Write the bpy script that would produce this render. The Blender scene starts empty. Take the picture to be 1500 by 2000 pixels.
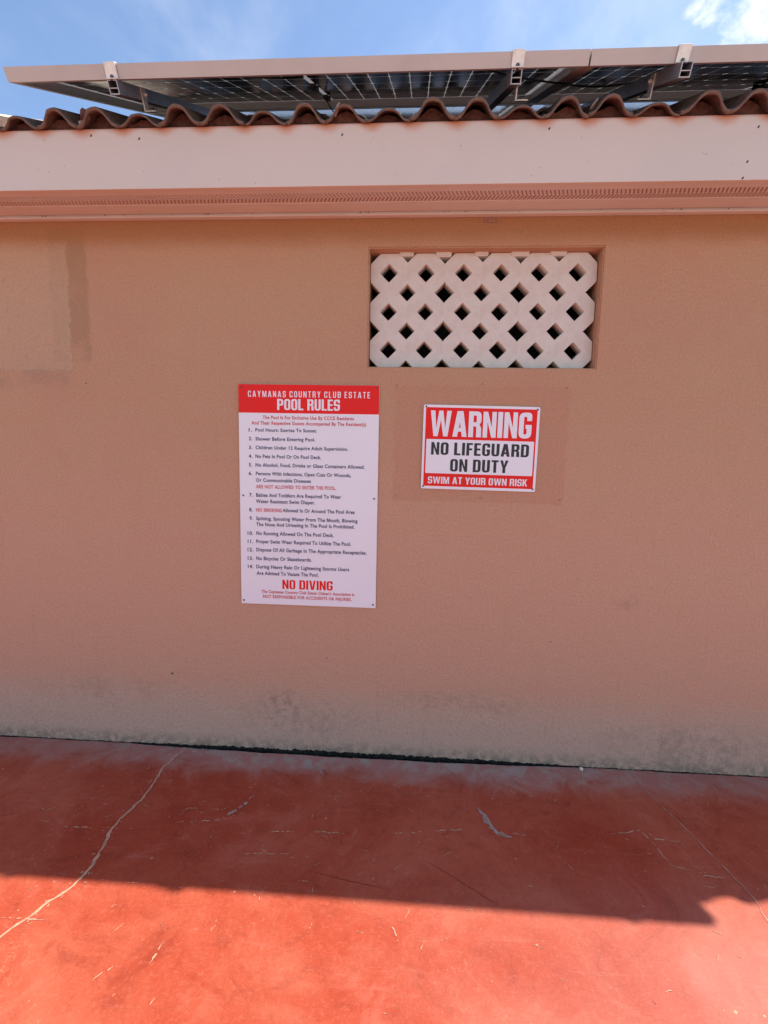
import bpy, bmesh, math, random
from mathutils import Vector, Matrix, Euler
random.seed(7)
S = bpy.context.scene
C = S.collection

# ------------------------------------------------------------------ camera, light, exposure
PITCH, YAW, ROLL, DIST, EYE = -0.1160, -0.05779, 0.01804, 2.0879, 1.40
f0 = Vector((math.sin(YAW), math.cos(YAW), 0)); r0 = Vector((math.cos(YAW), -math.sin(YAW), 0)); u0 = Vector((0, 0, 1))
fw = f0 * math.cos(PITCH) + u0 * math.sin(PITCH); up = u0 * math.cos(PITCH) - f0 * math.sin(PITCH)
rt = r0 * math.cos(ROLL) + up * math.sin(ROLL); up2 = up * math.cos(ROLL) - r0 * math.sin(ROLL)
cd = bpy.data.cameras.new('camera'); cam = bpy.data.objects.new('camera', cd); C.objects.link(cam)
cd.sensor_fit = 'VERTICAL'; cd.sensor_height = 36; cd.sensor_width = 27; cd.lens = 930 / 2000 * 36
cd.clip_start = 0.02; cd.clip_end = 3000
cam.matrix_world = Matrix(((rt.x, up2.x, -fw.x, 0), (rt.y, up2.y, -fw.y, -DIST), (rt.z, up2.z, -fw.z, EYE), (0, 0, 0, 1)))
S.camera = cam

SUN = Vector((1.62, 0.405, 2.733)).normalized()          # towards the sun: high, behind the building on the right
sl = bpy.data.lights.new('sun', 'SUN'); sl.energy = 3.75; sl.angle = math.radians(0.55); sl.color = (1.0, 0.93, 0.84)
so = bpy.data.objects.new('sun', sl); C.objects.link(so); so.rotation_euler = SUN.to_track_quat('Z', 'Y').to_euler()
so.location = SUN * 30

S.view_settings.view_transform = 'Standard'; S.view_settings.look = 'None'
S.view_settings.gamma = 1; S.view_settings.use_curve_mapping = False
S.view_settings.exposure = 1.15
S.render.engine = 'CYCLES'
S.cycles.max_bounces = 8; S.cycles.diffuse_bounces = 5


# ------------------------------------------------------------------ node helper
class G:
    def __init__(s, tree): s.t = tree
    def n(s, typ, ins=None, **kw):
        d = s.t.nodes.new(typ)
        for k, v in kw.items(): setattr(d, k, v)
        for k, v in (ins or {}).items(): s.put(d.inputs[k], v)
        return d
    def put(s, inp, v):
        if hasattr(v, 'is_output') or isinstance(v, bpy.types.NodeSocket): s.t.links.new(v, inp)
        elif isinstance(v, (tuple, list)) and len(v) == 3 and inp.type == 'RGBA': inp.default_value = (*v, 1)
        else: inp.default_value = v
    def m(s, op, a, b=0.0, c=0.0, clamp=False):
        d = s.n('ShaderNodeMath', {0: a, 1: b, 2: c}, operation=op); d.use_clamp = clamp; return d.outputs[0]
    def mul(s, *a):
        r = a[0]
        for x in a[1:]: r = s.m('MULTIPLY', r, x)
        return r
    def step(s, x, lo, hi):                                    # smooth ramp of x from lo (0) to hi (1)
        d = s.n('ShaderNodeMapRange', {'Value': x, 'From Min': lo, 'From Max': hi}, interpolation_type='SMOOTHSTEP')
        return d.outputs[0]
    def mix(s, f, a, b, mode='MIX'):
        d = s.n('ShaderNodeMix', data_type='RGBA', blend_type=mode)
        s.put(d.inputs[0], f); s.put(d.inputs[6], a); s.put(d.inputs[7], b); return d.outputs[2]
    def noise(s, vec, scale, detail=4, rough=.55, dist=0.0):
        return s.n('ShaderNodeTexNoise', {'Vector': vec, 'Scale': scale, 'Detail': detail, 'Roughness': rough, 'Distortion': dist}).outputs[0]
    def mapv(s, vec, scale=(1, 1, 1), rot=(0, 0, 0), loc=(0, 0, 0)):
        return s.n('ShaderNodeMapping', {'Vector': vec, 'Scale': scale, 'Rotation': rot, 'Location': loc}).outputs[0]
    def specks(s, vec, scale, size, keep):                     # small scattered spots
        v = s.n('ShaderNodeTexVoronoi', {'Vector': vec, 'Scale': scale})
        w = s.n('ShaderNodeSeparateColor', {0: v.outputs['Color']})
        return s.mul(s.m('LESS_THAN', v.outputs['Distance'], s.m('MULTIPLY', w.outputs[1], size)), s.m('GREATER_THAN', w.outputs[0], 1 - keep))
    def bump(s, h, strength, dist=.002, normal=None):
        ins = {'Height': h, 'Strength': strength, 'Distance': dist}
        if normal is not None: ins['Normal'] = normal
        return s.n('ShaderNodeBump', ins).outputs[0]


def material(name, build, rough=.6, metal=0.0, spec=.5):
    m = bpy.data.materials.new(name); m.use_nodes = True
    g = G(m.node_tree); b = m.node_tree.nodes['Principled BSDF']
    b.inputs['Roughness'].default_value = rough; b.inputs['Metallic'].default_value = metal
    b.inputs['Specular IOR Level'].default_value = spec
    tc = g.n('ShaderNodeTexCoord').outputs['Object']
    out = build(g, tc)
    for k, v in out.items(): g.put(b.inputs[k], v)
    return m


# ------------------------------------------------------------------ sky
world = bpy.data.worlds.new('World'); S.world = world; world.use_nodes = True
g = G(world.node_tree); bg = world.node_tree.nodes['Background']
sky = g.n('ShaderNodeTexSky'); sky.sky_type = 'NISHITA'; sky.sun_disc = False
sky.sun_elevation = math.asin(SUN.z); sky.sun_rotation = math.atan2(SUN.x, SUN.y)
sky.altitude = 0; sky.air_density = 1.0; sky.dust_density = 0.6; sky.ozone_density = 2.2
dr = g.n('ShaderNodeTexCoord').outputs['Generated']
wisp = g.noise(g.mapv(dr, (1.6, 1.0, 1.9), (.35, .5, .9)), 1.9, 7, .58, .25)
fine = g.noise(g.mapv(dr, (1, 1.6, 1.2), (.1, .6, .9)), 8, 9, .62, .35)
thin = g.mul(g.step(wisp, .38, .74), g.m('ADD', g.m('MULTIPLY', fine, .6), .15))
def spot(d, lo, hi):
    dt = g.n('ShaderNodeVectorMath', {0: dr, 1: Vector(d).normalized()}, operation='DOT_PRODUCT').outputs['Value']
    return g.step(dt, lo, hi)
puff = g.m('MAXIMUM', spot((.385, .721, .577), .9950, .9996), spot((.450, .712, .540), .9955, .9996))
puff = g.mul(puff, .85, g.step(g.m('ADD', fine, g.m('MULTIPLY', puff, .10)), .53, .76))
cf = g.m('MAXIMUM', g.m('MULTIPLY', thin, .55), puff, clamp=True)
skyc = g.mix(cf, sky.outputs[0], (6.4, 6.3, 6.2))
g.put(bg.inputs['Color'], skyc); bg.inputs['Strength'].default_value = 0.110


# ------------------------------------------------------------------ materials
def m_wall(g, P):
    s = g.n('ShaderNodeSeparateXYZ', {0: P}); X, Z = s.outputs[0], s.outputs[2]
    n1 = g.noise(P, 1.3, 5); n2 = g.noise(P, 7, 6, .6); n3 = g.noise(P, 115, 6, .85); n4 = g.noise(P, 28, 5, .65)
    w1 = g.m('MULTIPLY', g.m('SUBTRACT', n2, .5), .16); w2 = g.m('MULTIPLY', g.m('SUBTRACT', g.noise(P, 17, 6, .72), .5), .055)
    Xw = g.m('ADD', X, w2); Zw = g.m('ADD', Z, w2)
    col = g.mix(g.step(n1, .35, .65), (.52, .300, .176), (.515, .278, .168))
    col = g.mix(g.m('MULTIPLY', g.step(n2, .45, .72), .35), col, (.515, .318, .182))
    col = g.mix(g.m('MULTIPLY', g.step(g.m('ADD', Z, g.m('MULTIPLY', w1, 3.0)), 1.75, .85), .85), col, (.57, .325, .215))   # paler and pinker lower down, floor bounce painted in
    # paler plastered-over opening on the left, with its darker painted margin
    def box(x0, x1, z0, z1, soft):
        return g.mul(g.step(Xw, x0 - soft, x0 + soft), g.step(Xw, x1 + soft, x1 - soft), g.step(Zw, z0 - soft, z0 + soft), g.step(Zw, z1 + soft, z1 - soft))
    col = g.mix(g.m('MULTIPLY', g.m('MULTIPLY', box(-1.60, -1.43, 1.79, 2.35, .010), g.step(g.m('ADD', g.m('MULTIPLY', n2, 1.2), g.m('MULTIPLY', Z, .35)), .95, 1.35)), .9), col, (.40, .232, .130))
    col = g.mix(g.m('MULTIPLY', g.m('MULTIPLY', box(-1.92, -1.53, 1.68, 1.80, .030), g.step(n2, .38, .55)), .65), col, (.41, .25, .155))
    col = g.mix(g.m('MULTIPLY', box(-2.0, -1.515, 1.755, 2.29, .008), .65), col, (.50, .325, .205))
    col = g.mix(g.mul(box(-2.0, -1.515, 1.755, 2.29, .01), g.step(g.noise(P, 34, 6, .8), .52, .64), .35), col, (.36, .22, .14))
    edge = g.mul(box(-1.528, -1.508, 1.76, 2.15, .008), g.step(n4, .50, .66), .6)
    col = g.mix(g.m('MULTIPLY', edge, .6), col, (.58, .42, .30))
    # faint rectangle where a larger sign used to hang
    gx = box(-.083, .652, 1.208, 1.703, .0025)
    col = g.mix(g.m('MULTIPLY', gx, .55), col, (.50, .250, .152))
    # orange-brown cut-in strip under the soffit, with the overhang's shade painted in
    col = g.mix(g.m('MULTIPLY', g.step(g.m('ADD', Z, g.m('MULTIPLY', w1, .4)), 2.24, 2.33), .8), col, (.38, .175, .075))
    # grime rising from the floor
    low = g.step(g.m('ADD', Z, w1), .40, .16)
    col = g.mix(g.m('MULTIPLY', low, .80), col, (.53, .372, .275))
    col = g.mix(g.mul(g.step(g.m('ADD', Z, w2), .085, .0), g.step(n4, .35, .6), .7), col, (.17, .145, .10))
    def blot(x, z, rx, rz, amt, c):
        a = g.m('DIVIDE', g.m('SUBTRACT', X, x), rx); b = g.m('DIVIDE', g.m('SUBTRACT', Z, z), rz)
        r = g.m('SQRT', g.m('ADD', g.m('MULTIPLY', a, a), g.m('MULTIPLY', b, b)))
        return g.mix(g.mul(g.step(r, 1, .1), g.step(g.m('ADD', g.m('MULTIPLY', n4, .6), g.m('MULTIPLY', n2, .4)), .42, .62), amt), col, c)
    col = blot(-.60, .245, .14, .10, .60, (.20, .155, .115))
    col = blot(-.47, .17, .42, .15, .45, (.28, .21, .155))
    col = blot(-1.45, .27, .45, .12, .30, (.24, .19, .13))
    col = blot(.25, .28, .45, .10, .35, (.24, .18, .13))
    col = blot(1.30, .12, .60, .16, .40, (.20, .165, .12))
    col = blot(.95, .78, .10, .05, .25, (.25, .15, .10))
    dirt = g.noise(P, 70, 6, .85)
    col = g.mix(g.mul(g.step(g.m('ADD', Z, w1), .50, .10), g.step(dirt, .53, .64), .50), col, (.22, .16, .115))
    col = g.mix(g.mul(g.step(g.noise(g.mapv(P, (9, 1, 1.1)), 2.2, 5, .6), .58, .72), g.step(n2, .40, .60), .22), col, (.40, .23, .14))   # faint run marks
    grain = g.m('ADD', .52, g.m('MULTIPLY', n3, .96))
    col = g.mix(1.0, col, g.n('ShaderNodeCombineColor', {0: grain, 1: grain, 2: grain}).outputs[0], 'MULTIPLY')
    col = g.mix(g.mul(g.m('MAXIMUM', g.specks(P, 11, .045, .16), g.specks(P, 34, .07, .05)), .7), col, (.10, .06, .04))
    smooth = g.m('SUBTRACT', 1.0, g.m('MULTIPLY', box(-2.0, -1.515, 1.755, 2.305, .004), .6))
    h = g.m('ADD', g.m('MULTIPLY', g.noise(P, 240, 3, .7), .6), g.m('MULTIPLY', g.noise(P, 55, 4, .6), .8))
    h = g.m('ADD', g.m('MULTIPLY', h, smooth), g.m('MULTIPLY', g.noise(P, 9, 3), 1.6))
    return {'Base Color': col, 'Normal': g.bump(h, .85, .005)}

def m_floor(g, P):
    s = g.n('ShaderNodeSeparateXYZ', {0: P}); X, Y = s.outputs[0], s.outputs[1]
    a = g.noise(P, 1.6, 7, .6, .8); b = g.noise(P, 5.5, 8, .66, 1.1); c = g.noise(P, 22, 6, .7, .5)
    st = g.noise(g.mapv(P, (1.5, 14, 1), (0, 0, .45)), 2.2, 7, .65, .7)
    st2 = g.noise(g.mapv(P, (14, 1.6, 1), (0, 0, .95)), 1.7, 7, .65, .6)
    col = g.mix(g.step(a, .34, .66), (.335, .049, .022), (.405, .092, .047))
    col = g.mix(g.m('MULTIPLY', g.step(b, .5, .72), .42), col, (.47, .130, .080))
    col = g.mix(g.m('MULTIPLY', g.step(b, .48, .30), .50), col, (.205, .026, .013))
    col = g.mix(g.m('MULTIPLY', g.step(st, .56, .74), .30), col, (.44, .15, .105))
    col = g.mix(g.m('MULTIPLY', g.step(c, .50, .34), .28), col, (.235, .032, .015))
    col = g.mix(g.m('MULTIPLY', g.step(g.noise(P, 75, 4, .75), .50, .68), .22), col, (.50, .17, .11))
    col = g.mix(g.m('MULTIPLY', g.step(st2, .60, .76), .20), col, (.20, .026, .018))
    col = g.mix(g.mul(g.step(c, .60, .76), g.step(b, .42, .6), .60), col, (.56, .27, .19))
    col = g.mix(g.mul(g.step(g.m('ADD', g.m('MULTIPLY', X, .55), g.m('MULTIPLY', a, 1.2)), .25, 1.9), g.step(Y, -.45, -.95), .62), col, (.385, .205, .185))   # dusty, paler deck towards the right, with sky sheen painted in
    gr = g.m('ADD', .62, g.m('MULTIPLY', g.noise(g.mapv(P, (1, 1.6, 1)), 130, 5, .85), .76))
    col = g.mix(1.0, col, g.n('ShaderNodeCombineColor', {0: gr, 1: gr, 2: gr}).outputs[0], 'MULTIPLY')
    # cement film and dust along the wall
    yn = g.m('ADD', Y, g.m('MULTIPLY', g.m('SUBTRACT', b, .5), .30))
    ctr = g.step(g.m('ABSOLUTE', g.m('ADD', X, .1)), 1.6, .2)
    col = g.mix(g.mul(g.step(yn, -.22, -.07), g.m('ADD', .55, g.m('MULTIPLY', ctr, .4))), col, (.38, .190, .155))
    col = g.mix(g.mul(g.step(yn, -.16, -.03), g.step(g.noise(P, 13, 6, .7, .6), .44, .60), g.m('ADD', .30, g.m('MULTIPLY', ctr, .6))), col, (.365, .305, .25))
    # pale nicks where the red coat has chipped
    pale = g.m('MAXIMUM', g.specks(P, 30, .13, .17), g.specks(g.mapv(P, (1, 2.4, 1), (0, 0, .5)), 14, .055, .16))
    nearn = g.noise(P, 2.4, 3)
    col = g.mix(g.mul(pale, g.step(nearn, .40, .56), .75), col, (.62, .36, .20))
    wm = g.m('ABSOLUTE', g.m('SUBTRACT', g.noise(P, 9, 5, .6, 1.6), .5))
    col = g.mix(g.mul(g.step(wm, .010, .002), g.step(nearn, .54, .66), .30), col, (.60, .30, .19))
    rough = g.m('ADD', .46, g.m('MULTIPLY', b, .22))
    h = g.m('ADD', g.m('MULTIPLY', b, 1.0), g.m('ADD', g.m('MULTIPLY', c, .35), g.m('MULTIPLY', g.noise(P, 140, 3), .10)))
    return {'Base Color': col, 'Roughness': rough, 'Normal': g.bump(h, .30, .006)}

def m_fascia(g, P):
    s = g.n('ShaderNodeSeparateXYZ', {0: P}); X, Z = s.outputs[0], s.outputs[2]
    n = g.noise(P, 12, 5); n2 = g.noise(P, 2.5, 4)
    wave = g.m('SINE', g.m('MULTIPLY', g.m('ADD', X, 1.025 + .1537 * .25), 2 * math.pi / .1537))
    drip = g.m('ADD', g.m('MULTIPLY', g.m('ADD', g.m('MULTIPLY', wave, -.5), .5), .03), g.m('MULTIPLY', g.noise(P, 14, 4), .028))
    rust = g.step(g.m('ADD', Z, drip), 2.590, 2.632)
    col = g.mix(g.step(n2, .4, .6), (.64, .535, .445), (.67, .55, .455))
    col = g.mix(g.m('MULTIPLY', g.step(Z, 2.45, 2.585), .16), col, (.62, .42, .33))
    col = g.mix(g.m('MULTIPLY', rust, .85), col, (.56, .20, .085))
    col = g.mix(g.mul(g.step(Z, 2.580, 2.592), .55), col, (.34, .07, .035))  # dark red line along the top, shade under the tiles painted in
    col = g.mix(g.mul(g.step(n, .66, .78), .12), col, (.45, .32, .27))
    return {'Base Color': col, 'Normal': g.bump(g.noise(g.mapv(P, (1, 6, 6)), 8, 4), .12, .003)}

def m_soffit(g, P):
    n = g.noise(P, 14, 5); n2 = g.noise(P, 3, 4)
    col = g.mix(g.step(n2, .4, .62), (.67, .60, .53), (.64, .565, .49))
    col = g.mix(g.mul(g.step(n, .62, .8), .3), col, (.50, .34, .28))
    return {'Base Color': col, 'Normal': g.bump(g.noise(P, 60, 3), .2, .002)}

def m_block(g, P):
    n = g.noise(P, 18, 6, .65); n2 = g.noise(P, 160, 3)
    col = g.mix(g.step(n, .40, .66), (.66, .585, .50), (.62, .53, .445))
    col = g.mix(g.mul(g.step(g.noise(P, 5, 3), .56, .68), .30), col, (.58, .45, .36))
    return {'Base Color': col, 'Normal': g.bump(g.m('ADD', n, g.m('MULTIPLY', n2, .5)), .45, .004)}

def m_tile(g, P):
    r = g.n('ShaderNodeObjectInfo').outputs['Random']
    Q = g.n('ShaderNodeVectorMath', {0: P, 1: g.n('ShaderNodeCombineXYZ', {0: g.m('MULTIPLY', r, 31.0)}).outputs[0]}, operation='ADD').outputs[0]
    a = g.noise(Q, 9, 6, .65); b = g.noise(Q, 45, 5, .7)
    col = g.mix(g.step(a, .36, .64), (.110, .062, .048), (.062, .050, .044))
    col = g.mix(g.m('MULTIPLY', g.step(b, .52, .70), .6), col, (.24, .185, .15))
    col = g.mix(g.m('MULTIPLY', g.step(b, .48, .36), .8), col, (.045, .034, .028))
    col = g.mix(g.m('MULTIPLY', g.step(g.noise(Q, 120, 4, .8), .52, .62), .5), col, (.19, .15, .12))
    sz = g.n('ShaderNodeSeparateXYZ', {0: P}); col = g.mix(g.m('MULTIPLY', g.step(sz.outputs[1], .012, .002), .55), col, (.25, .165, .125))   # raw clay at the cut nose
    col = g.mix(g.m('MULTIPLY', r, .25), col, (.22, .09, .06))
    return {'Base Color': col, 'Normal': g.bump(g.m('ADD', a, g.m('MULTIPLY', b, .6)), .7, .006)}

def flat(c, c2=None, sc=20, bs=.1, bd=.002):
    def f(g, P):
        n = g.noise(P, sc, 5, .6)
        d = {'Base Color': g.mix(g.step(n, .38, .66), c, c2 or tuple(x * .82 for x in c))}
        if bs: d['Normal'] = g.bump(n, bs, bd)
        return d
    return f

M = {}
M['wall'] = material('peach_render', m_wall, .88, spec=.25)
M['floor'] = material('red_floor_paint', m_floor, .5, spec=.18)
M['fascia'] = material('white_fascia_paint', m_fascia, .55)
M['soffit'] = material('pink_soffit_paint', m_soffit, .75)
M['block'] = material('pale_block_paint', m_block, .62)
M['tile'] = material('weathered_clay', m_tile, .9, spec=.2)
M['mortar'] = material('clay_mortar', flat((.15, .062, .044), (.075, .036, .027), 30, .8, .006), .95, spec=.1)
M['palemortar'] = material('pale_mortar', flat((.42, .33, .26), (.25, .17, .12), 40, .8, .006), .95)
M['cream'] = material('cream_paint', flat((.80, .74, .58), (.74, .68, .52), 6), .7)
M['alu'] = material('aluminium', flat((.62, .58, .56), (.56, .53, .52), 30, .05), .38, .75)
M['frame'] = material('panel_frame_aluminium', flat((.50, .465, .43), (.46, .425, .395), 4, .02), .5, .1)
M['rail'] = material('rail_aluminium', flat((.42, .41, .43), (.33, .33, .35), 16, .05), .42, .7)
M['steel'] = material('stainless_steel', flat((.74, .71, .66), (.62, .58, .53), 40, .1), .38, .35)
def m_sheet(name, base):
    m = material(name, base, .4, spec=.3); t = m.node_tree; b = t.nodes['Principled BSDF']; out = [n for n in t.nodes if n.type == 'OUTPUT_MATERIAL'][0]
    tr = t.nodes.new('ShaderNodeBsdfTranslucent'); tr.inputs['Color'].default_value = (.75, .73, .72, 1); mx = t.nodes.new('ShaderNodeMixShader'); mx.inputs[0].default_value = .36
    t.links.new(b.outputs[0], mx.inputs[1]); t.links.new(tr.outputs[0], mx.inputs[2]); t.links.new(mx.outputs[0], out.inputs['Surface']); return m
M['cell'] = material('solar_cell_black', flat((.016, .013, .022), (.011, .010, .016), 3, 0), .15, spec=.5)
M['back'] = m_sheet('white_grid_backsheet', flat((.86, .85, .86), (.80, .80, .81), 3, 0))
M['plastic'] = material('black_plastic', flat((.015, .015, .016)), .45)
M['white'] = material('sign_white_print', flat((.82, .80, .82), (.80, .78, .80), 3, .01), .32, spec=.35)
M['red'] = material('sign_red_print', flat((.80, .010, .006), (.76, .012, .008), 3, .01), .30, spec=.22)
M['navy'] = material('navy_print', flat((.016, .013, .095)), .4)
M['redink'] = material('red_ink', flat((.62, .05, .06)), .4)
M['black'] = material('black_print', flat((.012, .012, .014)), .4)
M['screw'] = material('dark_screw', flat((.10, .10, .12)), .4, .6)
M['dirt'] = material('black_mould', flat((.022, .022, .018), (.008, .009, .008), 60, 1, .01), .95, spec=.1)
M['soil'] = material('crevice_soil', flat((.035, .033, .026), (.015, .015, .013), 30, .8, .01), .95)
M['crumb'] = material('grey_crumbs', flat((.24, .22, .19), (.12, .12, .10), 50, .8, .004), .9)
M['dark'] = material('dark_interior', flat((.05, .04, .035)), .9)
M['crack'] = material('pale_crack_dust', flat((.52, .31, .19), (.40, .19, .12), 45, .4, .003), .9)
M['crackg'] = material('grey_crack_dust', flat((.46, .24, .17), (.38, .15, .11), 45, .4, .003), .9)
M['smudge'] = material('grey_cement_smear', flat((.36, .28, .24), (.30, .14, .10), 34, .4, .003), .85)
M['streak'] = material('dark_scuff', flat((.27, .040, .022), (.31, .05, .028), 30, .1, .002), .6, spec=.2)
M['plug'] = material('painted_filler', flat((.40, .19, .12), (.27, .13, .09), 90, .5, .002), .85)
M['bounce_paving'] = material('pale_bounce_concrete', flat((.50, .47, .42), (.43, .40, .36), 3, .2, .004), .9)
M['ground'] = material('dry_ground', flat((.20, .17, .12), (.11, .13, .06), .6, .3, .02), .95)
M['slot'] = material('slot_shadow_paint', flat((.42, .23, .18)), .95, spec=.1)


# ------------------------------------------------------------------ mesh helpers
def link(name, me, mats, parent=None, loc=(0, 0, 0), rot=(0, 0, 0)):
    o = bpy.data.objects.new(name, me); C.objects.link(o)
    if mats is not None:
        for mm in (mats if isinstance(mats, (list, tuple)) else [mats]): me.materials.append(mm)
    o.location = loc; o.rotation_euler = rot
    if parent is not None: o.parent = parent
    return o
def mesh_from(bm, name, smooth=False):
    me = bpy.data.meshes.new(name); bmesh.ops.recalc_face_normals(bm, faces=bm.faces[:]); bm.to_mesh(me); bm.free()
    if smooth:
        for p in me.polygons: p.use_smooth = True
    return me
def box(bm, x0, x1, y0, y1, z0, z1, mat=0):
    v = [bm.verts.new((x, y, z)) for x in (x0, x1) for y in (y0, y1) for z in (z0, z1)]
    for q in ((0, 1, 3, 2), (4, 6, 7, 5), (0, 4, 5, 1), (2, 3, 7, 6), (0, 2, 6, 4), (1, 5, 7, 3)):
        bm.faces.new([v[i] for i in q]).material_index = mat
    return v
def boxes(name, lst, mats, parent=None, bevel=0, **kw):
    bm = bmesh.new()
    for b in lst: box(bm, *b)
    o = link(name, mesh_from(bm, name), mats, parent, **kw)
    if bevel:
        md = o.modifiers.new('bevel', 'BEVEL'); md.width = bevel; md.segments = 2; md.limit_method = 'ANGLE'
    return o
def disc(bm, x, y, z, r, h, n=10, axis='y', mat=0):
    ring = []
    for k, rr in ((0, r), (h * .6, r), (h, r * .6)):
        ring.append([bm.verts.new((x + rr * math.cos(t), y - k, z + rr * math.sin(t)) if axis == 'y' else (x + rr * math.cos(t), y + rr * math.sin(t), z + k))
                     for t in [2 * math.pi * i / n for i in range(n)]])
    for a, b in zip(ring, ring[1:]):
        for i in range(n): bm.faces.new((a[i], a[(i + 1) % n], b[(i + 1) % n], b[i])).material_index = mat
    bm.faces.new(ring[-1]).material_index = mat
def empty(name, loc=(0, 0, 0), rot=(0, 0, 0), parent=None):
    e = bpy.data.objects.new(name, None); C.objects.link(e); e.location = loc; e.rotation_euler = rot; e.empty_display_size = .1
    if parent is not None: e.parent = parent
    return e
def tag(o, label=None, cat=None, group=None, kind=None):
    if label: o['label'] = label
    if cat: o['category'] = cat
    if group: o['group'] = group
    if kind: o['kind'] = kind
    return o
def rough_poly(pts, step=.02, amp=.004):
    out = []
    for (x0, y0), (x1, y1) in zip(pts, pts[1:]):
        n = max(1, int(math.hypot(x1 - x0, y1 - y0) / step))
        for i in range(n):
            t = i / n; out.append((x0 + (x1 - x0) * t + random.uniform(-amp, amp), y0 + (y1 - y0) * t + random.uniform(-amp, amp)))
    out.append(pts[-1]); return out
def ribbon(bm, pts, w, z, amp=.004, step=.02, gap=0.0, taper=True, mat=0):
    p = rough_poly(pts, step, amp); n = len(p); prev = None
    for i, (x, y) in enumerate(p):
        a = p[max(0, i - 1)]; b = p[min(n - 1, i + 1)]; dx, dy = b[0] - a[0], b[1] - a[1]; L = math.hypot(dx, dy) or 1
        ww = w * random.uniform(.45, 1.35) * ((min(1, 4 * min(i + .3, n - 1 - i + .3) / n)) if taper else 1)
        nx, ny = -dy / L * ww / 2, dx / L * ww / 2
        cur = (bm.verts.new((x + nx, y + ny, z)), bm.verts.new((x + nx * .2, y + ny * .2, z + .0006)), bm.verts.new((x - nx, y - ny, z)))
        if prev and random.random() >= gap:
            bm.faces.new((prev[0], cur[0], cur[1], prev[1])).material_index = mat
            bm.faces.new((prev[1], cur[1], cur[2], prev[2])).material_index = mat
        prev = cur


# ------------------------------------------------------------------ ground and pool deck
bm = bmesh.new(); box(bm, -600, 600, -600, 600, -.6, -.075)
tag(link('ground', mesh_from(bm, 'ground'), M['ground']), kind='structure')

bm = bmesh.new()
N = 520; X0, X1 = -7.0, 7.5
def gapw(x):
    t = max(0.0, 1 - abs((x + .28) / 1.12) ** 2.5)
    return .0035 + .021 * t
edge = [(X0 + (X1 - X0) * i / N) for i in range(N + 1)]
top = []; bot = []; frt = []
jit = 0
for x in edge:
    jit = jit * .6 + random.uniform(-.0022, .0022)
    y = -gapw(x) + jit
    top.append(bm.verts.new((x, y, 0.0))); bot.append(bm.verts.new((x, y + .004, -.074)))
    frt.append(bm.verts.new((x, -4.6, 0.0)))
for i in range(N):
    bm.faces.new((frt[i], frt[i + 1], top[i + 1], top[i])); bm.faces.new((top[i], top[i + 1], bot[i + 1], bot[i]))
a, b, c_, d_ = bm.verts.new((X0, -4.6, -.074)), bm.verts.new((X1, -4.6, -.074)), frt[0], frt[-1]
bm.faces.new([a, b] + frt[::-1]); bm.faces.new((a, frt[0], top[0], bot[0])); bm.faces.new((b, bot[-1], top[-1], frt[-1]))
deck = tag(link('pool_deck', mesh_from(bm, 'pool_deck'), M['floor']), kind='structure')

bm = bmesh.new(); box(bm, -6.9, 7.4, -.05, -.0005, -.0745, -.045)
link('crevice_soil', mesh_from(bm, 'crevice_soil'), M['soil'], deck)

bm = bmesh.new(); box(bm, -14, 16, -18, -4.62, -.0745, -.004)
tag(link('bounce_paving', mesh_from(bm, 'bounce_paving'), M['bounce_paving']), kind='structure')  # unseen pale slab behind the camera, added to bounce neutral fill onto the wall

crackL = [(-1.049, -0.018), (-1.066, -0.094), (-1.08, -0.168), (-1.07, -0.242), (-1.063, -0.315), (-1.067, -0.383), (-1.082, -0.445), (-1.086, -0.503), (-1.083, -0.547), (-1.067, -0.592), (-1.062, -0.64), (-1.053, -0.694), (-1.056, -0.727), (-1.072, -0.775), (-1.1, -0.816), (-1.118, -0.865), (-1.147, -0.906), (-1.155, -0.932), (-1.196, -1.016), (-1.283, -1.119), (-1.35, -1.4), (-1.38, -1.9)]
crackR = [(1.015, -0.02), (1.031, -0.139), (1.056, -0.247), (1.082, -0.347), (1.099, -0.43), (1.116, -0.506), (1.132, -0.585), (1.136, -0.64), (1.126, -0.709), (1.15, -.95), (1.13, -1.3)]
bm = bmesh.new(); ribbon(bm, crackL, .0098, .0012, .0032, .014, 0, False)
for q in crackL[1:16]:
    for _ in range(3):
        a = random.uniform(0, 6.3); r_ = random.uniform(.002, .018); L = random.uniform(.004, .014)
        x_, y_ = q[0] + r_ * math.cos(a), q[1] + random.uniform(-.03, .03); ribbon(bm, [(x_, y_), (x_ + L * math.cos(a), y_ + L * math.sin(a))], random.uniform(.002, .006), .0013, .0015, .004, .1)
link('crack', mesh_from(bm, 'crack'), M['crack'], deck)
bm = bmesh.new(); ribbon(bm, crackR, .0042, .0012, .003, .02, .04, False)
link('crack', mesh_from(bm, 'crack'), M['crackg'], deck)
bm = bmesh.new()
for p in ([(0.777, -0.391), (0.84, -.384), (0.901, -0.366), (0.918, -0.409), (0.976, -0.405), (1.027, -0.412)], [(0.918, -0.409), (0.927, -0.466), (0.935, -0.52), (0.995, -0.536)], [(1.018, -0.555), (1.09, -0.561)]):
    ribbon(bm, p, .0045, .0012, .004, .014, .18)
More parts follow.
